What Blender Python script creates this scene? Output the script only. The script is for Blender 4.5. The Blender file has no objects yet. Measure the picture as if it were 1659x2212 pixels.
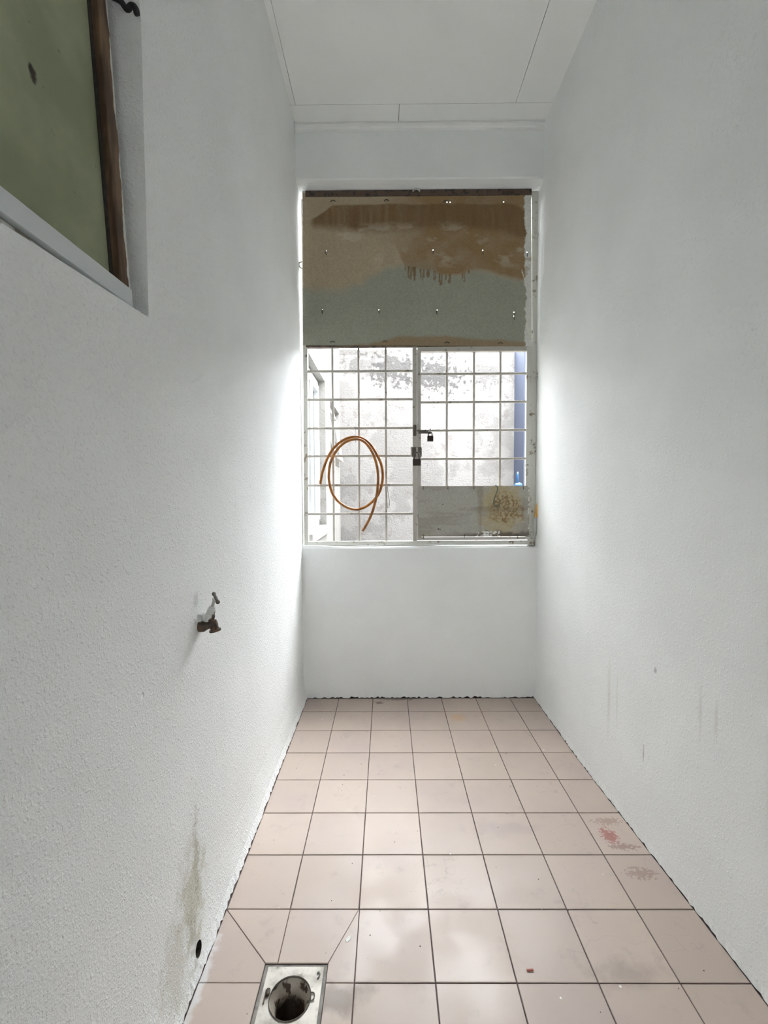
import bpy, bmesh, math, random
import numpy as np
from mathutils import Vector, Matrix

# ------------------------------------------------------------------ camera, sky, exposure
SC = bpy.context.scene
COL = SC.collection
random.seed(7)

cam_d = bpy.data.cameras.new('camera')
cam_d.sensor_fit = 'AUTO'
cam_d.sensor_width = 36.0
cam_d.lens = 992.35 / 2212.0 * 36.0
cam_d.clip_start = 0.02
cam = bpy.data.objects.new('camera', cam_d)
COL.objects.link(cam)
yaw, pitch, roll = -0.005891, -0.043091, -0.004852
cy_, sy_ = math.cos(yaw), math.sin(yaw)
cp_, sp_ = math.cos(pitch), math.sin(pitch)
fw = Vector((sy_ * cp_, cy_ * cp_, sp_))
rt = Vector((cy_, -sy_, 0))
up = rt.cross(fw)
rt2 = math.cos(roll) * rt + math.sin(roll) * up
up2 = -math.sin(roll) * rt + math.cos(roll) * up
cam.matrix_world = Matrix(((rt2.x, up2.x, -fw.x, 0), (rt2.y, up2.y, -fw.y, 0),
                           (rt2.z, up2.z, -fw.z, 1.20628), (0, 0, 0, 1)))
SC.camera = cam

world = bpy.data.worlds.new('overcast_sky')
SC.world = world
world.use_nodes = True
bg = world.node_tree.nodes['Background']
bg.inputs['Color'].default_value = (0.95, 0.975, 1.0, 1)
# evenly overcast sky: three times as bright overhead as at the horizon
wt = world.node_tree
tc = wt.nodes.new('ShaderNodeTexCoord')
xyz = wt.nodes.new('ShaderNodeSeparateXYZ')
wt.links.new(tc.outputs['Generated'], xyz.inputs[0])
up_ = wt.nodes.new('ShaderNodeMath'); up_.operation = 'MAXIMUM'; up_.inputs[1].default_value = 0.0
wt.links.new(xyz.outputs['Z'], up_.inputs[0])
mul = wt.nodes.new('ShaderNodeMath'); mul.operation = 'MULTIPLY_ADD'
SKY = 14.0
mul.inputs[1].default_value = 2.0 * SKY
mul.inputs[2].default_value = SKY
wt.links.new(up_.outputs[0], mul.inputs[0])
wt.links.new(mul.outputs[0], bg.inputs['Strength'])

SC.view_settings.view_transform = 'Standard'
SC.view_settings.look = 'None'
SC.view_settings.gamma = 1.0
SC.view_settings.use_curve_mapping = False
SC.view_settings.exposure = 0.0
SC.cycles.max_bounces = 16
SC.cycles.diffuse_bounces = 10
SC.cycles.use_denoising = True

# ------------------------------------------------------------------ key dimensions (metres)
XL = -0.492          # left wall
XR = 0.868           # right wall
YB = 2.645           # back wall, inner face
YO = 2.760           # back wall, outer face
YR = -1.30           # rear wall behind the camera
ZC = 3.215           # ceiling
ZS = 0.893           # window sill
ZH = 2.918           # window head / beam soffit
YF = 4.75            # far wall of the yard
YG = 2.685           # plane of the window grille


def lin(r, g, b, k=1.0):
    out = []
    for c in (r, g, b):
        c /= 255.0
        out.append((c / 12.92 if c <= 0.04045 else ((c + 0.055) / 1.055) ** 2.4) * k)
    return tuple(out) + (1.0,)


# ------------------------------------------------------------------ materials
class Nodes:
    """small helper around a material node tree"""
    def __init__(self, name):
        self.m = bpy.data.materials.new(name)
        self.m.use_nodes = True
        self.t = self.m.node_tree
        self.b = self.t.nodes['Principled BSDF']
        self.pos = self.t.nodes.new('ShaderNodeNewGeometry').outputs['Position']

    def new(self, kind, **kw):
        n = self.t.nodes.new(kind)
        for k, v in kw.items():
            setattr(n, k, v)
        return n

    def link(self, a, b):
        self.t.links.new(a, b)

    def put(self, v, sock):
        if isinstance(v, (int, float, tuple, list, Vector)):
            sock.default_value = v
        else:
            self.link(v, sock)

    def noise(self, scale, detail=3.0, rough=0.55, vec=None, stretch=None):
        n = self.new('ShaderNodeTexNoise')
        n.inputs['Scale'].default_value = scale
        n.inputs['Detail'].default_value = detail
        n.inputs['Roughness'].default_value = rough
        v = vec or self.pos
        if stretch:
            mp = self.new('ShaderNodeVectorMath', operation='MULTIPLY')
            self.link(v, mp.inputs[0])
            mp.inputs[1].default_value = stretch
            v = mp.outputs[0]
        self.link(v, n.inputs['Vector'])
        return n.outputs['Fac']

    def ramp(self, v, lo, hi, a=0.0, b=1.0):
        n = self.new('ShaderNodeMapRange', interpolation_type='SMOOTHSTEP')
        self.put(v, n.inputs['Value'])
        n.inputs['From Min'].default_value = lo
        n.inputs['From Max'].default_value = hi
        n.inputs['To Min'].default_value = a
        n.inputs['To Max'].default_value = b
        return n.outputs['Result']

    def math(self, op, a, b=0.0):
        n = self.new('ShaderNodeMath', operation=op)
        self.put(a, n.inputs[0])
        self.put(b, n.inputs[1])
        return n.outputs[0]

    def mix(self, fac, a, b):
        n = self.new('ShaderNodeMix', data_type='RGBA')
        self.put(fac, n.inputs[0])
        self.put(a, n.inputs[6])
        self.put(b, n.inputs[7])
        return n.outputs[2]

    def spot(self, centre, radii, soft=0.5, warp=0.25, scale=20.0):
        """a stain with a ragged outline at a fixed place on the surface"""
        s = self.new('ShaderNodeVectorMath', operation='SUBTRACT')
        self.link(self.pos, s.inputs[0])
        s.inputs[1].default_value = centre
        d = self.new('ShaderNodeVectorMath', operation='DIVIDE')
        self.link(s.outputs[0], d.inputs[0])
        d.inputs[1].default_value = radii
        l = self.new('ShaderNodeVectorMath', operation='LENGTH')
        self.link(d.outputs[0], l.inputs[0])
        n = self.noise(scale, 4.0)
        w = self.math('ADD', l.outputs['Value'], self.math('MULTIPLY', self.math('SUBTRACT', n, 0.5), warp * 4))
        return self.ramp(w, 1.0 - soft, 1.0, 1.0, 0.0)

    def bump(self, h, strength, dist):
        n = self.new('ShaderNodeBump')
        n.inputs['Strength'].default_value = strength
        n.inputs['Distance'].default_value = dist
        self.put(h, n.inputs['Height'])
        self.link(n.outputs['Normal'], self.b.inputs['Normal'])

    def done(self, colour, rough=0.7, metal=0.0):
        self.put(colour, self.b.inputs['Base Color'])
        self.put(rough, self.b.inputs['Roughness'])
        self.b.inputs['Metallic'].default_value = metal
        return self.m


def plain(name, colour, rough=0.6, metal=0.0, vary=0.15, scale=30.0, bump=0.0):
    N = Nodes(name)
    c2 = tuple(c * (1 - vary) for c in colour[:3]) + (1,)
    c = N.mix(N.ramp(N.noise(scale, 4), 0.35, 0.65), colour, c2)
    if bump:
        N.bump(N.noise(scale * 6, 3), 0.5, bump)
    return N.done(c, rough, metal)


PAINT = (0.872, 0.892, 0.890, 1)
PAINT_D = (0.830, 0.850, 0.848, 1)


def make_plaster(name, grain, amp, strength, spots=()):
    N = Nodes(name)
    c = N.mix(N.ramp(N.noise(2.3, 3), 0.35, 0.7), PAINT, PAINT_D)
    for centre, radii, col, amount, soft, warp, sc in spots:
        f = N.math('MULTIPLY', N.spot(centre, radii, soft, warp, sc), amount)
        c = N.mix(f, c, col)
    # grit: fine noise plus coarser trowel lumps
    h = N.math('ADD', N.noise(grain, 3, 0.6), N.math('MULTIPLY', N.ramp(N.noise(grain * 0.45, 2), 0.5, 0.75), 0.6))
    h = N.math('ADD', h, N.math('MULTIPLY', N.noise(6.0, 2), 1.5))
    if name.endswith('left'):      # a small dent
        h = N.math('SUBTRACT', h, N.math('MULTIPLY', N.spot((XL, 0.903, 0.80), (0.1, 0.007, 0.008), 0.8, 0.1, 30), 2.5))
    N.bump(h, strength, amp)
    return N.done(c, 0.75)


M = {}
M['left'] = make_plaster('rough_white_plaster_left', 270, 0.0027, 0.8, [
    ((XL, 1.11, 0.20), (0.1, 0.10, 0.20), lin(182, 178, 156), 0.62, 0.85, 0.5, 26),
    ((XL, 1.00, 0.10), (0.1, 0.10, 0.16), lin(186, 182, 164), 0.45, 0.8, 0.5, 30),
    ((XL, 1.135, 0.28), (0.1, 0.022, 0.15), lin(150, 148, 134), 0.4, 0.9, 1.1, 80),
    ((XL, 1.10, 0.10), (0.1, 0.030, 0.11), lin(140, 137, 116), 0.45, 0.9, 1.1, 80),
    ((XL, 1.17, 0.93), (0.1, 0.020, 0.03), lin(190, 192, 190), 0.5, 0.6, 0.3, 40),
])
M['right'] = make_plaster('white_plaster_right', 230, 0.0018, 0.6, [
    ((XR, 1.79, 0.38), (0.1, 0.016, 0.22), lin(206, 200, 190), 0.35, 0.95, 0.2, 20),
    ((XR, 1.73, 0.42), (0.1, 0.007, 0.17), lin(196, 190, 182), 0.3, 0.95, 0.2, 20),
    ((XR, 1.29, 0.57), (0.1, 0.012, 0.12), lin(200, 194, 186), 0.35, 0.95, 0.2, 20),
    ((XR, 1.23, 0.58), (0.1, 0.010, 0.09), lin(196, 188, 180), 0.35, 0.95, 0.2, 20),
    ((XR, 1.50, 0.615), (0.1, 0.010, 0.012), lin(150, 148, 150), 0.6, 0.6, 0.4, 60),
    ((XR, 1.555, 0.30), (0.1, 0.005, 0.035), lin(160, 158, 158), 0.6, 0.6, 0.4, 60),
])
M['back'] = make_plaster('white_plaster_back', 120, 0.0018, 0.45)
M['ceil'] = plain('ceiling_board_paint', (0.862, 0.876, 0.868, 1), 0.7, 0, 0.03, 3)
M['trim'] = plain('cornice_paint', (0.88, 0.89, 0.88, 1), 0.6, 0, 0.05, 8)
M['dark'] = plain('joint_dirt_and_dark_voids', lin(62, 56, 50), 0.9, 0, 0.3, 90)  # joint dirt; also the painted shade of the bored hole and rooms behind windows
M['grout'] = plain('grey_brown_grout', lin(104, 90, 88), 0.9, 0, 0.35, 40, 0.001)
M['gapcol'] = plain('pale_ceiling_gap', lin(84, 84, 80), 0.9, 0, 0.3, 20)


def make_tile_mat():
    N = Nodes('matt_pink_beige_tile')
    oi = N.new('ShaderNodeObjectInfo')
    a, b = lin(187, 171, 159), lin(177, 162, 151)
    c = N.mix(oi.outputs['Random'], a, b)
    c = N.mix(N.ramp(N.noise(3.2, 4), 0.42, 0.72, 0, 0.6), c, lin(172, 157, 152))
    c = N.mix(N.ramp(N.noise(11, 5, 0.65), 0.56, 0.78, 0, 0.5), c, lin(150, 138, 132))
    # thin wavy tide lines
    n = N.noise(5.0, 3)
    tide = N.math('MULTIPLY', N.ramp(N.math('ABSOLUTE', N.math('SUBTRACT', n, 0.5)), 0.0, 0.004, 1, 0), N.ramp(N.noise(2.0, 2), 0.5, 0.6, 0, 0.35))
    c = N.mix(tide, c, lin(140, 126, 122))
    for centre, radii, col, am, soft, warp, sc in [
        ((0.775, 1.565, 0), (0.028, 0.035, 0.1), lin(150, 72, 66), 0.7, 0.25, 0.9, 95),
        ((0.800, 1.515, 0), (0.05, 0.014, 0.1), lin(120, 84, 70), 0.5, 0.25, 1.0, 110),
        ((0.800, 1.635, 0), (0.05, 0.02, 0.1), lin(140, 112, 96), 0.5, 0.3, 1.0, 110),
        ((0.800, 1.405, 0), (0.045, 0.022, 0.1), lin(132, 104, 92), 0.5, 0.25, 1.1, 90),
        ((0.378, 2.41, 0), (0.06, 0.05, 0.1), lin(196, 150, 92), 0.5, 0.8, 0.4, 40),
        ((-0.468, 1.08, 0), (0.022, 0.20, 0.1), lin(212, 214, 216), 0.7, 0.8, 0.5, 40),
        ((-0.046, 2.585, 0), (0.03, 0.02, 0.1), lin(92, 72, 58), 0.7, 0.5, 0.4, 60),
        ((0.06, 2.63, 0), (0.12, 0.02, 0.1), lin(84, 72, 64), 0.6, 0.6, 0.5, 40),
        ((-0.11, 1.045, 0), (0.09, 0.05, 0.1), lin(120, 106, 98), 0.75, 0.8, 0.4, 18),
        ((0.60, 1.10, 0), (0.16, 0.05, 0.1), lin(140, 126, 120), 0.5, 0.9, 0.4, 16),
        ((0.42, 1.60, 0), (0.18, 0.05, 0.1), lin(164, 148, 146), 0.5, 0.9, 0.5, 16),
        ((0.45, 2.17, 0), (0.30, 0.10, 0.1), lin(176, 158, 150), 0.5, 0.9, 0.4, 12),
    ]:
        c = N.mix(N.math('MULTIPLY', N.spot(centre, radii, soft, warp, sc), am), c, col)
    # white paint specks
    v = N.new('ShaderNodeTexVoronoi')
    v.inputs['Scale'].default_value = 16
    N.link(N.pos, v.inputs['Vector'])
    sp = N.math('MULTIPLY', N.ramp(v.outputs['Distance'], 0.035, 0.055, 1, 0), N.ramp(N.noise(23, 1), 0.52, 0.54))
    c = N.mix(sp, c, (0.8, 0.8, 0.78, 1))
    N.bump(N.noise(90, 3), 0.15, 0.0008)
    return N.done(c, N.ramp(N.noise(7, 3), 0.3, 0.7, 0.36, 0.52))


M['tile'] = make_tile_mat()


def make_weathered(name, base, light, dark, spots=()):
    N = Nodes(name)
    c = N.mix(N.ramp(N.noise(2.6, 5, 0.6), 0.47, 0.53), base, light)
    c = N.mix(N.ramp(N.noise(7, 5, 0.65), 0.60, 0.64, 0, 0.6), c, dark)
    n = N.noise(3.1, 4)
    crack = N.ramp(N.math('ABSOLUTE', N.math('SUBTRACT', n, 0.5)), 0.0, 0.005, 0.6, 0)
    c = N.mix(crack, c, tuple(x * 0.55 for x in dark[:3]) + (1,))
    for centre, radii, col, am, soft, warp, sc in spots:
        c = N.mix(N.math('MULTIPLY', N.spot(centre, radii, soft, warp, sc), am), c, col)
    N.bump(N.math('ADD', N.noise(60, 3), N.noise(9, 3)), 0.7, 0.006)
    return N.done(c, 0.85)


MOULD = lin(38, 37, 36)
M['yard_far'] = make_weathered('weathered_cement_render', lin(99, 97, 95), lin(110, 108, 106), lin(88, 83, 80), [
    ((0.10, YF, 2.45), (0.30, 0.3, 0.16), MOULD, 0.8, 0.5, 0.9, 22),
    ((0.52, YF, 2.40), (0.30, 0.3, 0.20), MOULD, 0.85, 0.5, 1.0, 30),
    ((-0.25, YF, 2.50), (0.22, 0.3, 0.12), MOULD, 0.5, 0.5, 0.9, 26),
    ((1.00, YF, 2.42), (0.22, 0.3, 0.16), MOULD, 0.5, 0.5, 1.0, 30),
])
M['yard_left'] = make_weathered('chalky_white_render', lin(124, 122, 118), lin(129, 127, 124), lin(116, 109, 100))
M['yard_blue'] = plain('dusty_blue_paint', lin(48, 55, 72), 0.8, 0, 0.06, 5, 0.002)
M['yard_white'] = plain('white_house_paint', lin(196, 198, 200), 0.7, 0, 0.06, 5)
M['yard_floor'] = plain('yard_cement', lin(160, 156, 150), 0.85, 0, 0.2, 4, 0.002)


def make_rusty_paint(name, paint, rust, amount, scale):
    N = Nodes(name)
    f = N.ramp(N.noise(scale, 5, 0.65), 1 - amount - 0.05, 1 - amount + 0.05)
    c = N.mix(f, paint, rust)
    N.bump(N.math('ADD', f, N.noise(120, 2)), 0.3, 0.001)
    return N.done(c, 0.55)


M['bar'] = make_rusty_paint('grey_painted_steel', lin(176, 172, 164), lin(120, 108, 92), 0.36, 30)
M['post'] = make_rusty_paint('flaking_white_painted_steel', lin(196, 196, 188), lin(128, 116, 98), 0.40, 26)
M['rust'] = make_rusty_paint('dark_rusty_steel', lin(84, 68, 56), lin(40, 30, 24), 0.45, 30)
M['steel'] = plain('dull_dark_steel', lin(98, 92, 84), 0.5, 0.25, 0.3, 60)
M['lockbody'] = plain('dark_brown_lock_body', lin(58, 50, 46), 0.45, 0.4, 0.2, 60)
M['wire'] = plain('grey_wire', lin(110, 108, 104), 0.5, 0.5, 0.2, 60)
M['greenwire'] = plain('green_plastic_wire', lin(58, 88, 80), 0.5, 0, 0.2, 60)
M['tie'] = plain('rusty_tie_wire', lin(66, 54, 42), 0.8, 0, 0.3, 80)
M['white_al'] = plain('white_aluminium', lin(214, 218, 220), 0.35, 0, 0.03, 5)
M['blue_plastic'] = plain('bright_blue_plastic', lin(12, 70, 112), 0.4, 0, 0.1, 30)
M['yellow'] = plain('yellow_plastic', lin(240, 180, 60), 0.5, 0, 0.2, 60)
M['mortar'] = plain('grey_white_mortar', lin(190, 192, 186), 0.9, 0, 0.12, 60, 0.003)
M['concrete_lip'] = plain('dirty_cement', lin(150, 146, 140), 0.85, 0, 0.3, 40, 0.002)
M['redscrap'] = plain('brick_red_plastic', lin(158, 84, 70), 0.6, 0, 0.1, 60)
M['whitechip'] = plain('white_paint_chip', lin(225, 225, 220), 0.7, 0, 0.05, 60)
M['blackiron'] = plain('black_iron', lin(38, 38, 40), 0.6, 0.2, 0.3, 60)


def make_plate():
    N = Nodes('stained_stainless_steel')
    c = N.mix(N.ramp(N.noise(14, 4), 0.42, 0.62), lin(190, 186, 178), lin(150, 145, 136))
    c = N.mix(N.ramp(N.noise(38, 4), 0.62, 0.7, 0, 0.6), c, lin(104, 100, 90))
    return N.done(c, 0.5, 0.35)


M['plate'] = make_plate()


def make_sludge():
    N = Nodes('slimy_drain_pipe')
    sep = N.new('ShaderNodeSeparateXYZ')
    N.link(N.pos, sep.inputs[0])
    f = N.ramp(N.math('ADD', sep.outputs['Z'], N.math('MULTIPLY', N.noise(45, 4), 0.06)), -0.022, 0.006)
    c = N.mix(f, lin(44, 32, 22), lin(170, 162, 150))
    c = N.mix(N.ramp(N.noise(50, 5), 0.52, 0.6), c, lin(62, 48, 36))
    return N.done(c, 0.35)


M['sludge'] = make_sludge()


def make_hose():
    N = Nodes('translucent_amber_hose')
    c = N.mix(N.ramp(N.noise(25, 3), 0.35, 0.65), lin(176, 118, 52), lin(150, 96, 42))
    tr = N.new('ShaderNodeBsdfTranslucent')
    N.link(c, tr.inputs['Color'])
    mx = N.new('ShaderNodeMixShader')
    mx.inputs[0].default_value = 0.35
    N.done(c, 0.3)
    N.link(N.b.outputs[0], mx.inputs[1])
    N.link(tr.outputs[0], mx.inputs[2])
    N.link(mx.outputs[0], N.t.nodes['Material Output'].inputs['Surface'])
    return N.m


M['hose'] = make_hose()


def make_tap_mat():
    N = Nodes('brass_under_chipped_grey_paint')
    sep = N.new('ShaderNodeSeparateXYZ')
    N.link(N.pos, sep.inputs[0])
    h = N.math('ADD', N.math('MULTIPLY', N.noise(140, 3), 0.018), N.math('MULTIPLY', sep.outputs['Z'], 1.0))
    h = N.math('SUBTRACT', h, N.math('MULTIPLY', N.math('ADD', sep.outputs['X'], 0.462), 1.6))
    f = N.math('MULTIPLY', N.ramp(h, 0.884, 0.887), N.ramp(N.math('ADD', sep.outputs['Z'], N.math('MULTIPLY', N.noise(90, 3), 0.012)), 0.877, 0.880))
    c = N.mix(f, N.mix(N.ramp(N.noise(60, 3), 0.4, 0.6), lin(84, 62, 42), lin(48, 36, 26)), lin(196, 198, 196))
    return N.done(c, 0.45, 0.15)


M['tap'] = make_tap_mat()


def make_frosted():
    N = Nodes('dusty_green_frosted_glass')
    c = N.mix(N.ramp(N.noise(5, 4), 0.38, 0.7), lin(184, 192, 158), lin(164, 172, 138))
    c = N.mix(N.ramp(N.noise(60, 3, stretch=None), 0.70, 0.76, 0, 0.7), c, lin(70, 72, 56))
    c = N.mix(N.spot((-0.54, 0.74, 1.86), (0.05, 0.012, 0.015), 0.5, 0.4, 60), c, lin(58, 46, 30))
    tr = N.new('ShaderNodeBsdfTranslucent')
    N.link(c, tr.inputs['Color'])
    mx = N.new('ShaderNodeMixShader')
    mx.inputs[0].default_value = 0.35
    N.bump(N.noise(240, 2), 0.2, 0.001)
    N.done(c, 0.45)
    N.link(N.b.outputs[0], mx.inputs[1])
    N.link(tr.outputs[0], mx.inputs[2])
    N.link(mx.outputs[0], N.t.nodes['Material Output'].inputs['Surface'])
    return N.m


M['frosted'] = make_frosted()


def make_clear(name, tint, rough):
    N = Nodes(name)
    N.done(tint, rough)
    N.b.inputs['Transmission Weight'].default_value = 1.0
    N.b.inputs['IOR'].default_value = 1.45
    return N.m


M['glass'] = make_clear('pale_window_glass', (0.86, 0.92, 0.92, 1), 0.05)


def make_sheet_mat():
    N = Nodes('rust_stained_sheet_metal')
    a = N.new('ShaderNodeVertexColor', layer_name='stain')
    n = N.ramp(N.noise(160, 3), 0.3, 0.7, 0.88, 1.08)
    mul = N.new('ShaderNodeVectorMath', operation='SCALE')
    N.link(a.outputs['Color'], mul.inputs[0])
    N.link(n, mul.inputs['Scale'])
    N.bump(N.noise(5, 2), 0.5, 0.012)
    return N.done(mul.outputs[0], 0.6, 0.0)


M['sheet'] = make_sheet_mat()


def make_stile_mat():
    N = Nodes('bare_brown_wood_with_old_white_paint')
    sep = N.new('ShaderNodeSeparateXYZ')
    N.link(N.pos, sep.inputs[0])
    c = N.mix(N.ramp(N.noise(40, 4, stretch=(1, 1, 0.15)), 0.4, 0.62), lin(116, 92, 70), lin(76, 58, 42))
    e = N.math('ADD', sep.outputs['Y'], N.math('MULTIPLY', N.math('SUBTRACT', N.noise(30, 4, stretch=(1, 1, 0.4)), 0.5), 0.03))
    c = N.mix(N.ramp(e, 0.940, 0.942), c, lin(214, 214, 208))
    N.bump(N.noise(80, 3, stretch=(1, 1, 0.2)), 0.4, 0.001)
    return N.done(c, 0.7)


M['stile'] = make_stile_mat()


# ------------------------------------------------------------------ object helpers
def obj(name, bm, mat, parent=None, smooth=False, mats=None):
    me = bpy.data.meshes.new(name)
    bmesh.ops.recalc_face_normals(bm, faces=bm.faces)
    bm.to_mesh(me)
    bm.free()
    for m in (mats or [mat]):
        me.materials.append(m)
    if smooth:
        for p in me.polygons:
            p.use_smooth = True
    o = bpy.data.objects.new(name, me)
    COL.objects.link(o)
    if parent:
        attach(o, parent)
    return o


def attach(o, parent):
    o.parent = parent
    o.matrix_parent_inverse = Matrix.Translation(parent_world(parent)).inverted()


def parent_world(p):
    v = Vector(p.location)
    q = p.parent
    if q:      # children of placed parents keep world-space meshes, so their own origin adds nothing
        pass
    return v


def share(name, src, parent, loc):
    """another object with the same mesh data"""
    o = bpy.data.objects.new(name, src.data)
    COL.objects.link(o)
    attach(o, parent)
    o.location = loc
    return o


def empty(name, loc, label, cat, group=None):
    o = bpy.data.objects.new(name, None)
    o.empty_display_size = 0.05
    o.location = loc
    COL.objects.link(o)
    return tag(o, label, cat, group)


def tag(o, label, cat, group=None):
    o['label'] = label
    o['category'] = cat
    if group:
        o['group'] = group
    return o


def struct(o):
    o['kind'] = 'structure'
    return o


def box(bm, x0, x1, y0, y1, z0, z1, bev=0.0):
    vs = [bm.verts.new(p) for p in ((x0, y0, z0), (x1, y0, z0), (x1, y1, z0), (x0, y1, z0),
                                    (x0, y0, z1), (x1, y0, z1), (x1, y1, z1), (x0, y1, z1))]
    fs = [bm.faces.new([vs[i] for i in f]) for f in
          ((0, 3, 2, 1), (4, 5, 6, 7), (0, 1, 5, 4), (1, 2, 6, 5), (2, 3, 7, 6), (3, 0, 4, 7))]
    if bev:
        es = list({e for f in fs for e in f.edges})
        bmesh.ops.bevel(bm, geom=es, offset=bev, segments=2, affect='EDGES', profile=0.5)


def nbox(*a, **k):
    bm = bmesh.new()
    box(bm, *a, **k)
    return bm


def smooth_path(pts, n=8):
    """Catmull-Rom through the points"""
    P = [Vector(p) for p in pts]
    out = []
    for i in range(len(P) - 1):
        p0, p1, p2, p3 = P[max(i - 1, 0)], P[i], P[i + 1], P[min(i + 2, len(P) - 1)]
        for k in range(n):
            t = k / n
            out.append(0.5 * ((2 * p1) + (p2 - p0) * t + (2 * p0 - 5 * p1 + 4 * p2 - p3) * t * t + (3 * p1 - p0 - 3 * p2 + p3) * t ** 3))
    out.append(P[-1])
    return out


def tube(bm, pts, rad, seg=10, caps=True):
    """sweep a circle along a polyline; rad is a number or one per point"""
    P = [Vector(p) for p in pts]
    R = rad if isinstance(rad, (list, tuple)) else [rad] * len(P)
    t0 = (P[1] - P[0]).normalized()
    nrm = t0.orthogonal().normalized()
    rings = []
    for i, p in enumerate(P):
        t = (P[min(i + 1, len(P) - 1)] - P[max(i - 1, 0)])
        if t.length < 1e-9:
            t = t0
        t = t.normalized()
        nrm = (nrm - t * nrm.dot(t)).normalized()
        b = t.cross(nrm)
        rings.append([bm.verts.new(p + R[i] * (math.cos(a) * nrm + math.sin(a) * b))
                      for a in [2 * math.pi * k / seg for k in range(seg)]])
    for i in range(len(rings) - 1):
        for k in range(seg):
            bm.faces.new((rings[i][k], rings[i][(k + 1) % seg], rings[i + 1][(k + 1) % seg], rings[i + 1][k]))
    if caps:
        bm.faces.new(rings[0][::-1])
        bm.faces.new(rings[-1])


def ntube(*a, **k):
    bm = bmesh.new()
    tube(bm, *a, **k)
    return bm


def slab(us, vs, filled, point, base_edge=False):
    """A wall made of cells: us, vs are cut lines, filled(u,v) says whether a cell is solid,
    point(u, v, w) gives the position for w = 0 (front) or 1 (back). Side faces get material 1 along the foot."""
    bm = bmesh.new()
    nu, nv = len(us), len(vs)
    front = {}
    def vert(i, j, w):
        k = (i, j, w)
        if k not in front:
            front[k] = bm.verts.new(point(us[i], vs[j], w, i, j))
        return front[k]
    occ = lambda i, j: 0 <= i < nu - 1 and 0 <= j < nv - 1 and filled((us[i] + us[i + 1]) / 2, (vs[j] + vs[j + 1]) / 2)
    for i in range(nu - 1):
        for j in range(nv - 1):
            if not occ(i, j):
                continue
            bm.faces.new((vert(i, j, 0), vert(i + 1, j, 0), vert(i + 1, j + 1, 0), vert(i, j + 1, 0)))
            bm.faces.new((vert(i, j, 1), vert(i, j + 1, 1), vert(i + 1, j + 1, 1), vert(i + 1, j, 1)))
            for di, dj, a, b in ((-1, 0, (i, j), (i, j + 1)), (1, 0, (i + 1, j), (i + 1, j + 1)),
                                 (0, -1, (i, j), (i + 1, j)), (0, 1, (i, j + 1), (i + 1, j + 1))):
                if not occ(i + di, j + dj):
                    f = bm.faces.new((vert(*a, 0), vert(*b, 0), vert(*b, 1), vert(*a, 1)))
                    if dj == -1 and j == 0:
                        f.material_index = 1
    return bm


def cuts(lo, hi, step, extra=()):
    n = max(1, round((hi - lo) / step))
    s = [lo + (hi - lo) * k / n for k in range(n + 1)]
    for e in extra:      # snap the nearest cut to a needed position
        k = min(range(len(s)), key=lambda q: abs(s[q] - e))
        if 0 < k < len(s) - 1:
            s[k] = e
        else:
            s.append(e)
    return sorted(set(s))


# ------------------------------------------------------------------ structure: walls
# window recess in the left wall
RY0, RY1, RZ0, RZ1 = 0.25, 0.9675, 1.566, 2.255


def left_x(z):
    return -0.472 - 0.020 * min(1.0, max(0.0, z / 0.14)) ** 0.6


def right_x(y, z):
    base = 0.859 + 0.033 * max(0.0, (2.0 - y)) / 1.0 if y < 2.0 else 0.859
    return min(base, 0.892) + 0.010 * min(1.0, z / 0.3)


def ragged(k, amp):
    random.seed(k * 7919 + 13)
    return amp * random.random() ** 2


def pt_left(u, v, w, i, j):
    z, y = v, u
    if abs(u - RY1) < 1e-6 and v > 2.15:       # rounded upper corner of the recess
        y = RY1 - {0: 0.0, 1: 0.004, 2: 0.014, 3: 0.035}[min(3, int(round((v - 2.16) / 0.032)))]
    if w:
        if abs(v - RZ0) < 1e-6 and RY0 - 0.001 < u < RY1 + 0.001:
            z = 1.571 - 0.047 * (RY1 - u)
        return (XL - 0.19, y, -0.03 if j == 0 else z)
    x = left_x(z)
    if abs(v - RZ0) < 1e-6 and RY0 - 0.001 < u < RY1 + 0.001:
        z = 1.571 - 0.047 * (RY1 - u)
    if j == 0:
        z = ragged(i, 0.010)
        x += 0.004 * random.random()
    return (x, y, z)


us = cuts(YR, YO, 0.012, (RY0, RY1))
vs = sorted([0.0, 0.03, 0.07, 0.14, 0.5, 1.0, RZ0, 1.9, 2.16, 2.192, 2.224, RZ1, 2.8, ZC + 0.05])
wall_left = struct(obj('wall_left', slab(us, vs, lambda u, v: not (RY0 < u < RY1 and RZ0 < v < RZ1), pt_left), None,
                       mats=[M['left'], M['dark']]))

# a small round weep hole low in the left wall
cut = bmesh.new()
bmesh.ops.create_cone(cut, cap_ends=True, segments=20, radius1=0.019, radius2=0.017, depth=0.24,
                      matrix=Matrix.Translation((XL - 0.03, 1.115, 0.050)) @ Matrix.Rotation(math.pi / 2, 4, 'Y'))
cutter = obj('cutter', cut, M['dark'])
mod = wall_left.modifiers.new('hole', 'BOOLEAN')
mod.operation = 'DIFFERENCE'
mod.solver = 'EXACT'
mod.object = cutter
dg = bpy.context.evaluated_depsgraph_get()
me2 = bpy.data.meshes.new_from_object(wall_left.evaluated_get(dg))
wall_left.modifiers.clear()
wall_left.data = me2
bpy.data.objects.remove(cutter)
hole = obj('weep_hole', ntube([(XL - 0.004, 1.115, 0.050), (XL - 0.15, 1.115, 0.050)], [0.0185, 0.016], 20), M['dark'], wall_left)  # dark plug stands in for the shade inside the hole


def pt_right(u, v, w, i, j):
    z, y = v, u
    if w:
        return (XR + 0.16, y, -0.03 if j == 0 else z)
    x = right_x(y, z)
    if j == 0:
        z = ragged(i + 5000, 0.006)
        x -= 0.004 * random.random()
    return (x, y, z)


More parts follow.
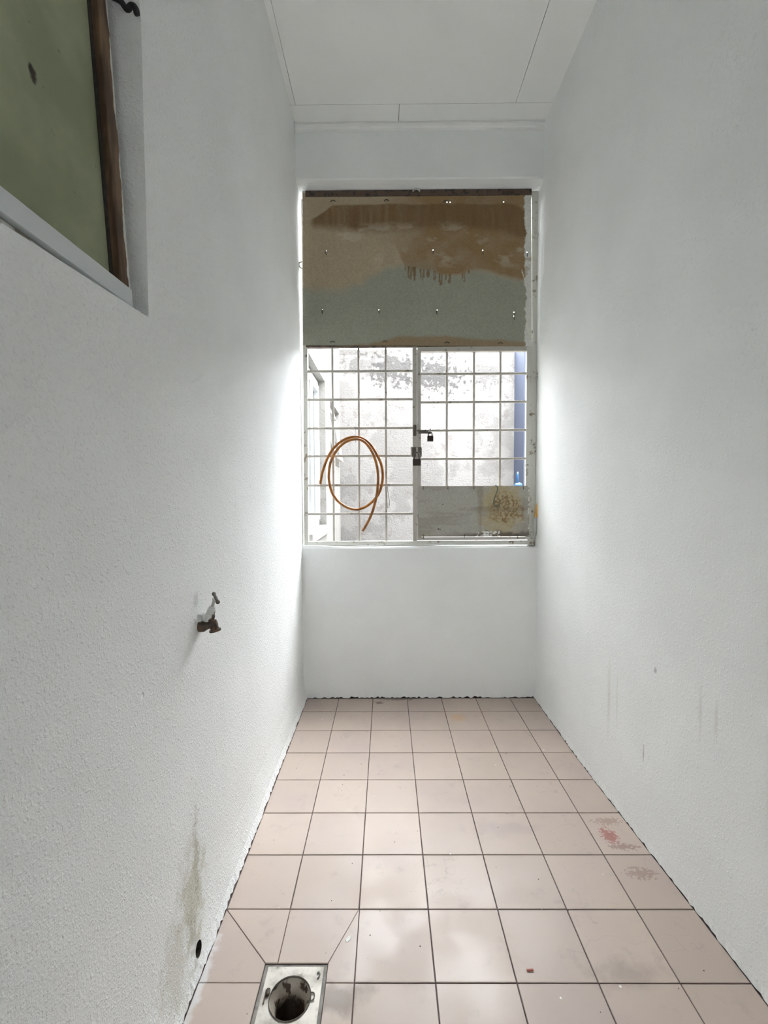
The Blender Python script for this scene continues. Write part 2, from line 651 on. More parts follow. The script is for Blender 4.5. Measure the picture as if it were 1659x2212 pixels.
us = cuts(YR, YO, 0.012)
vs = [0.0, 0.03, 0.15, 0.3, 1.0, 2.0, ZC + 0.05]
struct(obj('wall_right', slab(us, vs, lambda u, v: True, pt_right), None, mats=[M['right'], M['dark']]))


# the low wall under the grille: its top is the sill
def pt_back(u, v, w, i, j):
    z = v
    if w:
        return (u, YO, -0.03 if j == 0 else z)
    y = YB
    if j == 0:
        z = ragged(i + 9000, 0.012)
        y -= 0.003 * random.random()
    if j == 5:
        z += 0.003 * math.sin(u * 9) - 0.012 * (u - XL) + 0.005
        y += 0.006
    return (u, y, z)


struct(obj('wall_back', slab(cuts(XL - 0.02, XR + 0.01, 0.012), [0.0, 0.03, 0.3, 0.6, ZS - 0.012, ZS], lambda u, v: True, pt_back),
           None, mats=[M['back'], M['dark']]))

# beam over the window with a softened lower edge
bm = bmesh.new()
prof = [(2.604, ZC + 0.05), (2.600, 3.15), (2.600, 2.932), (2.606, 2.924), (2.640, 2.917), (YO, 2.920), (YO, ZC + 0.05)]
ring = [[bm.verts.new((x, y, z)) for y, z in prof] for x in (XL - 0.02, XR + 0.02)]
for k in range(len(prof)):
    q = (k + 1) % len(prof)
    bm.faces.new((ring[0][k], ring[0][q], ring[1][q], ring[1][k]))
bm.faces.new(ring[0])
bm.faces.new(ring[1])
struct(obj('wall_beam', bm, M['back']))

# rear wall behind the camera, with an invented low opening by the left wall for fill light
DX0, DX1, DZ = -0.485, -0.32, 1.05


def pt_rear(u, v, w, i, j):
    return (u, YR - 0.12 * w, v)


struct(obj('wall_rear', slab([XL - 0.2, DX0, DX1, XR + 0.2], [-0.03, DZ, ZC + 0.05],
                             lambda u, v: not (DX0 < u < DX1 and v < DZ), pt_rear), None, mats=[M['back'], M['back']]))

# ------------------------------------------------------------------ structure: ceiling of boards
bm = nbox(XL - 0.19, XR + 0.16, YR - 0.12, YO, ZC + 0.012, ZC + 0.06)
ceiling = struct(obj('ceiling', bm, M['gapcol']))


def ceiling_panel(x0, x1, y0, y1, g=0.0013):
    o = obj('ceiling_panel', nbox(x0 + g, x1 - g, y0 + g, y1 - g, ZC, ZC + 0.0118), M['ceil'], ceiling)
    return o


SX, SYF, LX = 0.677, 2.470, -0.464
ceiling_panel(XL - 0.03, 0.075, SYF, 2.62)
ceiling_panel(0.075, XR + 0.03, SYF, 2.62)
for y0, y1 in ((YR, 1.25), (1.25, SYF)):
    ceiling_panel(LX, SX, y0, y1)
    ceiling_panel(SX, XR + 0.03, y0, y1)
    ceiling_panel(XL - 0.03, LX, y0, y1, 0.0006)

# cornice strip where the ceiling meets the beam
bm = bmesh.new()
prof = [(2.602, 3.178), (2.586, 3.180), (2.578, 3.188), (2.576, 3.200), (2.582, ZC + 0.002), (2.602, ZC + 0.002)]
xs = cuts(XL + 0.002, XR + 0.004, 0.05)
ring = [[bm.verts.new((x, y, z + 0.0025 * math.sin(3 * x + 1))) for y, z in prof] for x in xs]
for a in range(len(xs) - 1):
    for k in range(len(prof)):
        q = (k + 1) % len(prof)
        bm.faces.new((ring[a][k], ring[a][q], ring[a + 1][q], ring[a + 1][k]))
bm.faces.new(ring[0])
bm.faces.new(ring[-1])
struct(obj('trim_1', bm, M['trim'], smooth=False))

# ------------------------------------------------------------------ structure: floor, tile by tile
# floor drain opening
FX0, FX1, FY0, FY1 = -0.3165, -0.1560, 0.9655, 1.1265
bm = bmesh.new()
fx = [XL - 0.05, FX0, FX1, XR + 0.06]
fy = [YR - 0.12, FY0, FY1, YO]
for a in range(3):
    for b in range(3):
        if not (a == 1 and b == 1):
            box(bm, fx[a], fx[a + 1], fy[b], fy[b + 1], -0.05, -0.0028)
bmesh.ops.remove_doubles(bm, verts=bm.verts, dist=1e-5)
floor = struct(obj('floor', bm, M['grout']))


def offset_poly(P, d):
    n = len(P)
    area = sum(P[i][0] * P[(i + 1) % n][1] - P[(i + 1) % n][0] * P[i][1] for i in range(n))
    if area < 0:
        P = P[::-1]
    out = []
    for i in range(n):
        p0, p1, p2 = P[i - 1], P[i], P[(i + 1) % n]
        e1 = Vector((p1[0] - p0[0], p1[1] - p0[1])).normalized()
        e2 = Vector((p2[0] - p1[0], p2[1] - p1[1])).normalized()
        n1, n2 = Vector((-e1.y, e1.x)), Vector((-e2.y, e2.x))
        m = n1 + n2
        m = m / max(0.3, m.dot(n1)) if m.length > 1e-6 else n1
        out.append((p1[0] + m.x * d, p1[1] + m.y * d))
    return out


def tile_mesh(P, joint=0.0017):
    bm = bmesh.new()
    loops = []
    for d, z in ((joint, -0.0045), (joint, -0.0008), (joint + 0.0009, 0.0)):
        loops.append([bm.verts.new((x, y, z)) for x, y in offset_poly(P, d)])
    n = len(P)
    for a in range(2):
        for k in range(n):
            bm.faces.new((loops[a][k], loops[a][(k + 1) % n], loops[a + 1][(k + 1) % n], loops[a + 1][k]))
    bm.faces.new(loops[2])
    return bm


COLX = [-0.2851, -0.0851, 0.1149, 0.3149, 0.5149, 0.7149]
ROWY = [2.4797 - 0.2 * k for k in range(0, 19)]
proto = None
random.seed(11)


def jitter():
    return random.uniform(-0.0006, 0.0)


def add_tile(P, joint=0.0017):
    o = obj('tile', tile_mesh(P, joint), M['tile'], floor)
    o.location = (0, 0, jitter())
    return o


for r in range(-1, len(ROWY) - 1):
    ya = YB - 0.004 if r == -1 else ROWY[r]
    yb = ROWY[r + 1]
    for c in range(-1, 6):
        xl = -0.470 if c == -1 else COLX[c]
        full = c in (0, 1, 2, 3, 4) and r >= 0
        if r in (6, 7) and c in (-1, 0):      # cut around the drain
            xb = COLX[0]
            if (r, c) == (6, -1):
                add_tile([(-0.470, ya), (xb, ya), (xb, FY1), (FX0, FY1)], 0.0009)
                add_tile([(-0.470, ya), (FX0, FY1), (FX0, yb), (-0.470, yb)], 0.0009)
            elif (r, c) == (6, 0):
                add_tile([(xb, ya), (COLX[1], ya), (FX1, FY1), (xb, FY1)], 0.0009)
                add_tile([(COLX[1], ya), (COLX[1], yb), (FX1, yb), (FX1, FY1)], 0.0009)
            elif c == -1:
                add_tile([(-0.470, ya), (FX0, ya), (FX0, FY0), (xb, FY0), (xb, yb), (-0.470, yb)], 0.0009)
            else:
                add_tile([(FX1, ya), (COLX[1], ya), (COLX[1], yb), (xb, yb), (xb, FY0), (FX1, FY0)], 0.0009)
            continue
        if full:
            if proto is None:
                proto = obj('tile', tile_mesh([(0, 0), (0.2, 0), (0.2, -0.2), (0, -0.2)]), M['tile'], floor)
                proto.location = (xl, ya, jitter())
            else:
                share('tile', proto, floor, (xl, ya, jitter()))
        elif c < 5:
            add_tile([(xl, ya), (COLX[c + 1], ya), (COLX[c + 1], yb), (xl, yb)])
        else:
            ra, rb = right_x(ya, 0) - 0.0015, right_x(yb, 0) - 0.0015
            add_tile([(xl, ya), (ra, ya), (rb, yb), (xl, yb)])

# ------------------------------------------------------------------ yard outside
struct(obj('floor_yard', nbox(XL - 0.3, 2.7, YO, YF + 0.2, -0.05, 0.0), M['yard_floor']))
ZT = 2.655
bm = slab(cuts(XL - 0.3, 2.6, 0.05), [0, 1, 2, ZT - 0.05, ZT], lambda u, v: True,
          lambda u, v, w, i, j: (u, YF + 0.12 * w - (0.012 if j == 4 and not w else 0), v + (0.006 * math.sin(11 * u) if j == 4 else 0)))
struct(obj('wall_yard_far', bm, None, mats=[M['yard_far'], M['yard_far']]))

# yard wall on the left, flush with the room's left wall, with two window openings
W2 = (2.79, 3.60, 0.945, 2.07)
W3 = (3.95, 4.68, 1.455, 2.00)


def fill_left(u, v):
    for a, b, c, d in (W2, W3):
        if a < u < b and c < v < d:
            return False
    return True


XY = -0.478
bm = slab([YO, W2[0], W2[1], W3[0], W3[1], YF], [0, W2[2], W3[2], W3[3], W2[3], 3.5], fill_left,
          lambda u, v, w, i, j: (XY - 0.16 * w, u, v))
wyl = struct(obj('wall_yard_left', bm, None, mats=[M['yard_left'], M['yard_left']]))
# cracked plaster band round the bigger opening
bm = bmesh.new()
box(bm, XY - 0.002, XY + 0.006, W2[1], W2[1] + 0.10, W2[2] - 0.05, W2[3] + 0.03, 0.003)
obj('plaster_band', bm, M['yard_left'], wyl)
# yard wall on the right: a blue painted pier and a white wall beyond it
struct(obj('wall_yard_right', nbox(1.31, 1.36, 4.42, YF, 0, ZT - 0.03), M['yard_blue']))
struct(obj('wall_yard_side', nbox(2.6, 2.7, YO, YF + 0.2, 0, 3.4), M['yard_white']))  # guessed wall, placed and raised out of view to limit sky light
struct(obj('wall_house_yard', nbox(XR + 0.16, 2.7, YO - 0.1, YO, 0, 3.4), M['yard_white']))
# unseen rooms behind the two yard windows, their shade put into a dark colour
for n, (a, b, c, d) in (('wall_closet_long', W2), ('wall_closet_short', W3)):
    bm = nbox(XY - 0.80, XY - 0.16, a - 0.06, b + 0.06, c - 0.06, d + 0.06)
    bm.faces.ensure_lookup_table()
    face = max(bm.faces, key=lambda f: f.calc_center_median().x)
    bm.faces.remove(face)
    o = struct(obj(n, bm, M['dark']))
    sol = o.modifiers.new('thickness', 'SOLIDIFY')
    sol.thickness = 0.03
    sol.offset = 1.0


def frame_ring(x0, x1, a, b, c, d, w, bev=0.002):
    """rectangular frame in the plane x = const, as one mesh"""
    bm = bmesh.new()
    box(bm, x0, x1, a, a + w, c, d, bev)
    box(bm, x0, x1, b - w, b, c, d, bev)
    box(bm, x0, x1, a + w, b - w, c, c + w, bev)
    box(bm, x0, x1, a + w, b - w, d - w, d, bev)
    return bm


# white aluminium casement in the long opening
e = bpy.data.objects.new('window_2', None)
e.location = (XY, (W2[0] + W2[1]) / 2, W2[2])
COL.objects.link(e)
struct(e)
obj('window_frame', frame_ring(XY - 0.105, XY - 0.050, W2[0] + 0.01, W2[1] - 0.01, W2[2] + 0.01, W2[3] - 0.01, 0.045), M['white_al'], e)
mid = 3.20
for a, b in ((W2[0] + 0.055, mid), (mid, W2[1] - 0.055)):
    s = obj('casement', frame_ring(XY - 0.090, XY - 0.036, a, b, W2[2] + 0.055, W2[3] - 0.055, 0.05), M['white_al'], e)
    obj('pane', nbox(XY - 0.070, XY - 0.065, a + 0.045, b - 0.045, W2[2] + 0.10, W2[3] - 0.10), M['glass'], s)
obj('window_sill', nbox(XY - 0.155, XY + 0.03, W2[0] - 0.02, W2[1] + 0.05, W2[2] - 0.05, W2[2] + 0.008, bev=0.004), M['yard_left'], e)

# small top hung window in the short opening, pushed open
e = bpy.data.objects.new('window_3', None)
e.location = (XY, (W3[0] + W3[1]) / 2, W3[2])
COL.objects.link(e)
struct(e)
obj('window_frame', frame_ring(XY - 0.09, XY - 0.04, W3[0] + 0.005, W3[1] - 0.005, W3[2] + 0.005, W3[3] - 0.005, 0.04), M['bar'], e)
rotm = Matrix.Translation((XY - 0.04, 0, W3[3] - 0.05)) @ Matrix.Rotation(math.radians(-9), 4, 'Y') @ Matrix.Translation((-(XY - 0.04), 0, -(W3[3] - 0.05)))
bm = frame_ring(XY - 0.05, XY - 0.025, W3[0] + 0.05, W3[1] - 0.05, W3[2] + 0.05, W3[3] - 0.05, 0.03)
bmesh.ops.transform(bm, matrix=rotm, verts=bm.verts)
s = obj('sash', bm, M['bar'], e)
bm = nbox(XY - 0.04, XY - 0.036, W3[0] + 0.075, W3[1] - 0.075, W3[2] + 0.075, W3[3] - 0.075)
bmesh.ops.transform(bm, matrix=rotm, verts=bm.verts)
obj('pane', bm, M['glass'], s)

# ------------------------------------------------------------------ high window in the left wall (window_1)
w1 = bpy.data.objects.new('window_1', None)
w1.location = (XL, 0.6, RZ0)
COL.objects.link(w1)
struct(w1)
w1['label'] = 'dusty green frosted glass sash window with a brown wooden stile, high in left wall'
obj('window_frame', frame_ring(-0.665, -0.585, RY0 + 0.004, RY1 - 0.004, RZ0 + 0.004, RZ1 - 0.004, 0.030), M['rust'], w1)
obj('fixed_rail', nbox(-0.578, -0.522, 0.60, 0.835, RZ0 - 0.004, RZ0 + 0.015, bev=0.002), M['post'], w1)
obj('dark_backing', nbox(-0.680, -0.668, RY0 + 0.002, RY1 - 0.002, RZ0 + 0.002, RZ1 - 0.002), M['dark'], w1)  # dark sheet added in place of the unlit room behind the pane
SZ0, SZ1, SYA, SYB = 1.584, 2.225, 0.27, 0.949
rotm = Matrix.Translation((-0.513, 0, SZ0)) @ Matrix.Rotation(math.radians(-3.1), 4, 'Y') @ Matrix.Translation((0.513, 0, -SZ0))


def sash_part(name, mat, parent, x0, x1, y0, y1, z0, z1, bev=0.0025):
    bm = nbox(x0, x1, y0, y1, z0, z1, bev=bev)
    bmesh.ops.transform(bm, matrix=rotm, verts=bm.verts)
    return obj(name, bm, mat, parent)


sash = sash_part('sash_rail', M['white_al'], w1, -0.545, -0.513, SYA, SYB, SZ0, SZ0 + 0.036)
sash['label'] = 'white painted bottom rail'
st = sash_part('sash_stile', M['stile'], w1, -0.545, -0.515, SYB - 0.036, SYB - 0.001, SZ0 + 0.0365, SZ1)
st['label'] = 'bare brown wooden stile with a ragged white edge'
sash_part('sash_stile', M['stile'], w1, -0.545, -0.515, SYA, SYA + 0.06, SZ0 + 0.0365, SZ1)
sash_part('sash_rail', M['white_al'], w1, -0.545, -0.516, SYA + 0.061, SYB - 0.037, SZ1 - 0.05, SZ1)
sash_part('pane', M['frosted'], w1, -0.5365, -0.5325, SYA + 0.055, SYB - 0.030, SZ0 + 0.030, SZ1 - 0.045, 0.0)
sash_part('pane_edge_strip', M['dark'], w1, -0.534, -0.528, SYB - 0.0430, SYB - 0.0365, SZ0 + 0.037, SZ1 - 0.051, 0.001)  # dark strip between pane and stile
# iron stay between sash and jamb
obj('casement_stay', ntube(smooth_path([(-0.545, 0.953, 2.195), (-0.528, 0.958, 2.190), (-0.517, 0.962, 2.178), (-0.508, 0.962, 2.184), (-0.500, 0.962, 2.180), (-0.497, 0.962, 2.168)], 5),
                           0.006, 8), M['blackiron'], w1, True)

# ------------------------------------------------------------------ window grille: fixed bars, hinged gate, rusty sheets
grille = empty('window_grille', (0.19, YG, 0.90), 'steel window grille with rust stained sheet on top and a hinged gate at right', 'window grille')


def prism_bar(x0, z0, x1, z1, w, y0, y1):
    """flat bar from (x0,z0) to (x1,z1), width w in x for uprights"""
    bm = bmesh.new()
    lo = [bm.verts.new((x0 + a, b, z0)) for a, b in ((0, y0), (w, y0), (w, y1), (0, y1))]
    hi = [bm.verts.new((x1 + a, b, z1)) for a, b in ((0, y0), (w, y0), (w, y1), (0, y1))]
    for k in range(4):
        bm.faces.new((lo[k], lo[(k + 1) % 4], hi[(k + 1) % 4], hi[k]))
    bm.faces.new(lo)
    bm.faces.new(hi)
    bmesh.ops.bevel(bm, geom=list(bm.edges), offset=0.0012, segments=1, affect='EDGES')
    return bm


obj('frame_stile', prism_bar(-0.484, 0.898, -0.470, 2.912, 0.024, YG - 0.010, YG + 0.025), M['post'], grille)
obj('frame_post', prism_bar(0.8275, 0.890, 0.8275, 2.905, 0.038, YG - 0.008, YG + 0.028), M['post'], grille)
obj('frame_rail', nbox(-0.460, 0.846, YG - 0.012, YG + 0.024, 0.896, 0.920, bev=0.0015), M['post'], grille)
tr = obj('frame_rail', nbox(-0.452, 0.826, YG - 0.016, YG + 0.024, 2.876, 2.912, bev=0.002), M['rust'], grille)
tr['label'] = 'dark rusty top rail'
obj('frame_rail', nbox(-0.460, 0.826, YG - 0.011, YG + 0.020, 2.0405, 2.062, bev=0.0015), M['rust'], grille)
obj('centre_post', nbox(0.1525, 0.1775, YG - 0.010, YG + 0.020, 0.920, 2.045, bev=0.0015), M['bar'], grille)

bar_h = obj('bar', nbox(-0.461, 0.1525, YG - 0.005, YG + 0.006, -0.0065, 0.0065, bev=0.001), M['bar'], grille)
hz = [1.9043, 1.7428, 1.5778, 1.4172, 1.2477, 1.080]
bar_h.location = (0, 0, hz[0])
for z in hz[1:]:
    share('bar', bar_h, grille, (0, 0, z))
bar_v = obj('bar', nbox(-0.0062, 0.0062, YG + 0.0045, YG + 0.0160, 0.918, 2.06, bev=0.001), M['bar'], grille)
bar_v.location = (-0.3102, 0, 0)
for x in (-0.1587, -0.0019):
    share('bar', bar_v, grille, (x, 0, 0))

# the hinged gate leaf
leaf = obj('gate_leaf', nbox(0.180, 0.2005, YG - 0.010, YG + 0.018, 0.926, 2.0395, bev=0.0015), M['bar'], grille)
leaf['label'] = 'hinged grille gate with a sheet metal bottom'
obj('leaf_rail', nbox(0.2005, 0.808, YG - 0.010, YG + 0.018, 2.0125, 2.0395, bev=0.0015), M['bar'], leaf)
obj('leaf_rail', nbox(0.2005, 0.808, YG - 0.010, YG + 0.018, 0.926, 0.944, bev=0.0015), M['bar'], leaf)
obj('leaf_stile', nbox(0.808, 0.834, YG - 0.010, YG + 0.018, 0.926, 2.0395, bev=0.0015), M['post'], leaf)
lb = obj('bar', nbox(0.2005, 0.808, YG - 0.005, YG + 0.006, -0.0062, 0.0062, bev=0.001), M['bar'], leaf)
for k, z in enumerate((1.8861, 1.7247, 1.5624, 1.398)):
    if k == 0:
        lb.location = (0, 0, z)
    else:
        share('bar', lb, leaf, (0, 0, z))
lv = obj('bar', nbox(-0.0062, 0.0062, YG + 0.0045, YG + 0.0160, 0.944, 2.0125, bev=0.001), M['bar'], leaf)
lv.location = (0.3516, 0, 0)
for x in (0.5084, 0.661):
    share('bar', lv, leaf, (x, 0, 0))


# ---- stains on the sheets, computed per vertex
def vnoise(x, y, seed):
    rs = np.random.RandomState(seed)
    g = rs.rand(64, 64)
    xi, yi = np.floor(x).astype(int), np.floor(y).astype(int)
    fx_, fy_ = x - xi, y - yi
    fx_, fy_ = fx_ * fx_ * (3 - 2 * fx_), fy_ * fy_ * (3 - 2 * fy_)
    q = lambda a, b: g[a % 64, b % 64]
    return (q(xi, yi) * (1 - fx_) + q(xi + 1, yi) * fx_) * (1 - fy_) + (q(xi, yi + 1) * (1 - fx_) + q(xi + 1, yi + 1) * fx_) * fy_


def fbm(x, y, seed, oct=5):
    s, a, t = 0, 0.5, 0
    for k in range(oct):
        s = s + a * vnoise(x * 2 ** k, y * 2 ** k, seed + k)
        t += a
        a *= 0.55
    return s / t


def ss(x, a, b):
    t = np.clip((x - a) / (b - a), 0, 1)
    return t * t * (3 - 2 * t)


def blend(c, m, col):
    return c * (1 - m[:, None]) + np.array(col)[None, :3] * m[:, None]


def grid_sheet(name, x0, x1, z0, z1, step, colour, holes, parent, skew=None, y=YG - 0.0135, wav=0.002):
    nx, nz = int((x1 - x0) / step), int((z1 - z0) / step)
    X, Z = np.meshgrid(np.linspace(x0, x1, nx + 1), np.linspace(z0, z1, nz + 1))
    X, Z = X.ravel(), Z.ravel()
    U, V = (X - x0) / (x1 - x0), (z1 - Z) / (z1 - z0)
    rgb = colour(U, V)
    xs, zs = X.copy(), Z.copy()
    if skew:
        xs, zs = skew(X, Z, U, V)
    yy = y + wav * (fbm(U * 3, V * 3, 91, 2) - 0.5)
    edge = np.minimum(np.minimum(U, 1 - U), np.minimum(V, 1 - V))
    yy = y + (yy - y) * np.clip(edge * 10, 0, 1)
    faces = []
    hs = [(hx, hz_, r) for hx, hz_, r in holes]
    for j in range(nz):
        for i in range(nx):
            k = j * (nx + 1) + i
            cx, cz = xs[k] + step / 2, zs[k] + step / 2
            if any(abs(cx - hx) <= step / 2 and abs(cz - hz_) <= step / 2 for hx, hz_, r in hs):
                continue
            faces.append((k, k + 1, k + nx + 2, k + nx + 1))
    me = bpy.data.meshes.new(name)
    me.from_pydata(np.stack([xs, yy, zs], 1).tolist(), [], faces)
    at = me.color_attributes.new('stain', 'FLOAT_COLOR', 'POINT')
    at.data.foreach_set('color', np.concatenate([rgb, np.ones((len(rgb), 1))], 1).ravel().astype(np.float32))
    me.materials.append(M['sheet'])
    o = bpy.data.objects.new(name, me)
    COL.objects.link(o)
    sol = o.modifiers.new('thickness', 'SOLIDIFY')
    sol.thickness = 0.0012
    attach(o, parent)
    return o


SK = 1.9     # how much paler the bare metal is than it looks against the light


def colour_upper(U, V):
    x, y = U * 1380, V * 935            # picture-like units, only for laying out the stain shapes
    n1 = fbm(U * 5, V * 4, 3) - 0.5
    n2 = fbm(U * 16, V * 12, 13) - 0.5
    n3 = fbm(U * 60, V * 6, 23) - 0.5    # vertical streaks
    xw, yw = x + 160 * n1 + 40 * n2, y + 110 * n1 + 50 * n2
    c = np.tile(np.array(lin(112, 113, 102)[:3]) * SK, (len(U), 1))
    tan = np.array(lin(128, 115, 95)[:3]) * SK
    brown = np.array(lin(102, 82, 54)[:3]) * SK
    deep = np.array(lin(84, 64, 38)[:3]) * SK
    pale = np.array(lin(140, 132, 116)[:3]) * SK
    # tan wash over the upper part: its lower edge dips at the left, lifts in the middle, falls right
    low = np.interp(x, [0, 230, 300, 420, 560, 640, 900, 1100, 1380], [600, 615, 590, 520, 470, 440, 470, 510, 520])
    c = blend(c, ss(low - y + 90 * n1 + 45 * n2, -25, 40) * 0.92, tan)
    # brown on the right, down to the drips
    lowr = np.interp(x, [0, 560, 620, 800, 1050, 1380], [190, 330, 455, 480, 485, 520])
    m = ss(lowr + 60 * n1 + 30 * n2 - y, -8, 26) * ss(xw, 380, 760) * (0.85 + 1.1 * n2)
    c = blend(c, np.clip(m, 0, 1), brown)
    # deep brown band near the top
    top = np.interp(x, [0, 60, 180, 400, 1260, 1320, 1380], [190, 150, 70, 58, 45, 70, 140])
    bot = np.interp(x, [0, 60, 300, 600, 860, 1200, 1380], [170, 190, 205, 185, 185, 215, 260])
    m = ss(y - top + 20 * n2, 0, 14) * (1 - ss(y + 50 * n1 + 30 * n2, bot - 20, bot + 55)) * ss(x, 30, 75)
    c = blend(c, np.clip(m * (0.92 + n3 * 0.6), 0, 1), deep)
    # faint pale scuffs
    m = ss(fbm(U * 9, V * 14, 41), 0.56, 0.68) * ss(y, 150, 220) * (1 - ss(y, 400, 480)) * 0.5
    c = blend(c, m, pale)
    # the drips
    rs = np.random.RandomState(5)
    drip_y = lowr + 60 * n1 + 30 * n2
    for xd in list(rs.uniform(600, 860, 26)) + list(rs.uniform(860, 1010, 9)):
        l = rs.uniform(12, 80) * (1 if xd < 860 else 0.8)
        w = rs.uniform(2.2, 3.8)
        xx = x + 2.5 * np.sin(y * 0.03 + xd)
        e_ = y - (drip_y - 12)
        m = (np.abs(xx - xd) < w + 1.6 * (e_ > l * 0.6)) & (e_ > 0) & (e_ < l + 8)
        c = blend(c, m * 0.72, deep)
    # bottom band
    b = np.interp(x, [0, 380, 600, 860, 1380], [950, 912, 862, 868, 900])
    m = ss(y + 35 * n2, b, b + 24)
    c = blend(c, m * 0.75, brown)
    # old paint strip down the right edge, ragged
    r = 1380 - 32 - 45 * (fbm(V * 14, V * 0 + 2.5, 61) - 0.35) - 14 * n2
    m = ss(x, r, r + 3) * (1 - 0.5 * ((y < 620) & (y > 260) & (n2 > 0.12)))
    c = blend(c, m, np.array((0.66, 0.67, 0.63)))
    # thin pale runs beside it
    for xa, ya, xb, yb in ((1350, 130, 1354, 205), (1322, 460, 1352, 560), (1346, 740, 1374, 935)):
        t = np.clip((y - ya) / (yb - ya), 0, 1)
        m = (np.abs(x - (xa + (xb - xa) * t)) < 2.6) & (y >= ya) & (y <= yb)
        c = blend(c, m * 0.9, np.array((0.75, 0.72, 0.62)))
    return np.clip(c * (1 + 0.10 * n2[:, None]), 0, 1)


def skew_upper(X, Z, U, V):
    left = -0.4663 * (1 - V) - 0.4769 * V
    right = 0.8230 * (1 - V) + 0.8330 * V
    top = 2.898 - 0.022 * U
    bot = 2.051 - 0.015 * U
    return left + (right - left) * U, top + (bot - top) * V


HOLES = [(0.3491, 2.8421), (0.3674, 2.8419), (0.6668, 2.842), (-0.338, 2.5776), (0.2701, 2.578), (0.5525, 2.5733), (0.803, 2.561),
         (-0.3627, 2.2503), (-0.0381, 2.248), (0.2913, 2.2431), (0.7316, 2.2269), (0.7318, 2.2086)]
sheet = grid_sheet('metal_sheet', -0.472, 0.828, 2.046, 2.888, 0.0044, colour_upper, [(x, z, 0.0036) for x, z in HOLES], grille, skew_upper)
sheet['label'] = 'large rust stained metal sheet over the upper opening'


def colour_lower(U, V):
    x, y = U * 1090, V * 540
    n1 = fbm(U * 4, V * 3, 103) - 0.5
    n2 = fbm(U * 18, V * 9, 113) - 0.5
    n4 = fbm(U * 70, V * 34, 143, 3)
    c = np.tile(np.array(lin(148, 146, 138)[:3]) * 1.25, (len(U), 1))
    c = blend(c, ss(fbm(U * 3, V * 7, 120), 0.5, 0.66) * 0.45, np.array(lin(118, 112, 100)[:3]) * 1.25)
    # rusty patch right of the middle
    d = np.sqrt(((x - 830) / 230) ** 2 + ((y - 220) / 380) ** 2) + 0.9 * n1 + 0.5 * n2
    c = blend(c, (1 - ss(d, 0.55, 1.15)) * 0.75, np.array(lin(158, 142, 104)[:3]) * 1.15)
    d2 = np.sqrt(((x - 880) / 210) ** 2 + ((y - 240) / 210) ** 2) + 0.8 * n2
    c = blend(c, (1 - ss(d2, 0.5, 1.0)) * ss(n4, 0.44, 0.54) * 0.8, np.array(lin(112, 84, 38)[:3]))
    d3 = np.abs((y - 250) / 60) + np.abs((x - 760) / 420) + n2
    c = blend(c, (1 - ss(d3, 0.4, 1.1)) * 0.4, np.array(lin(104, 88, 64)[:3]))
    d4 = np.abs((x - 610) / 50) + 0.0015 * np.abs(y - 60) + n1
    c = blend(c, (1 - ss(d4, 0.3, 1.0)) * 0.35, np.array(lin(104, 90, 68)[:3]))
    # dark brown edge and flaking white paint at the bottom right
    m = ss(y + 90 * n2, 470, 530) * ss(x, 120, 700)
    c = blend(c, m * 0.8, np.array(lin(70, 58, 42)[:3]))
    m = ss(y, 478, 486) * ss(n4 + n2 * 0.5, 0.55, 0.6) * (np.abs(x - 680) < 120)
    c = blend(c, m, np.array((0.75, 0.75, 0.72)))
    m = ss(x, 1072, 1078) * ss(fbm(V * 20, U * 2, 150), 0.5, 0.56)
    c = blend(c, m * 0.7, np.array((0.7, 0.7, 0.66)))
    return np.clip(c, 0, 1)


low = grid_sheet('metal_sheet', 0.184, 0.829, 0.945, 1.240, 0.0036, colour_lower, [], leaf)
low['label'] = 'small rust spotted metal sheet on the gate'

# tie wires that hold the sheets
ties = [(x, z - 0.004, 0) for x, z in HOLES if z < 2.7] + [(-0.2957, 2.850, 1), (0.0072, 2.851, 1), (0.34, 2.842, 1)] + \
       [(-0.306, 2.066, 1), (-0.005, 2.066, 1), (0.348, 2.058, 1), (0.655, 2.052, 1)]
for x, z, flat in ties:
    y = YG - 0.018
    if flat:
        p = [(x - 0.014, y + 0.002, z - 0.002), (x - 0.004, y - 0.002, z + 0.004), (x + 0.006, y - 0.003, z + 0.002), (x + 0.014, y + 0.002, z)]
    else:
        p = [(x + 0.001, y + 0.004, z + 0.002), (x, y - 0.003, z - 0.003), (x - 0.001, y - 0.002, z - 0.013), (x + 0.002, y + 0.002, z - 0.020)]
    obj('tie_wire', ntube(smooth_path(p, 3), 0.0022, 6), M['tie'], grille)
for x, z in ((0.212, 1.236), (0.355, 1.236), (0.505, 1.236), (0.792, 1.236), (0.214, 0.952), (0.452, 0.955), (0.760, 0.950)):
    y = YG - 0.018
    obj('tie_wire', ntube(smooth_path([(x, y + 0.004, z + 0.006), (x + 0.001, y - 0.003, z), (x - 0.001, y - 0.002, z - 0.010), (x + 0.003, y + 0.003, z - 0.015)], 3), 0.0019, 6), M['tie'], leaf)
# small pits punched in the gate sheet
for x, z in ((0.326, 1.134), (0.300, 0.990), (0.310, 0.988)):
    obj('rivet', ntube([(x, YG - 0.0135, z), (x + 0.001, YG - 0.0165, z + 0.001)], 0.003, 8), M['tie'], leaf)

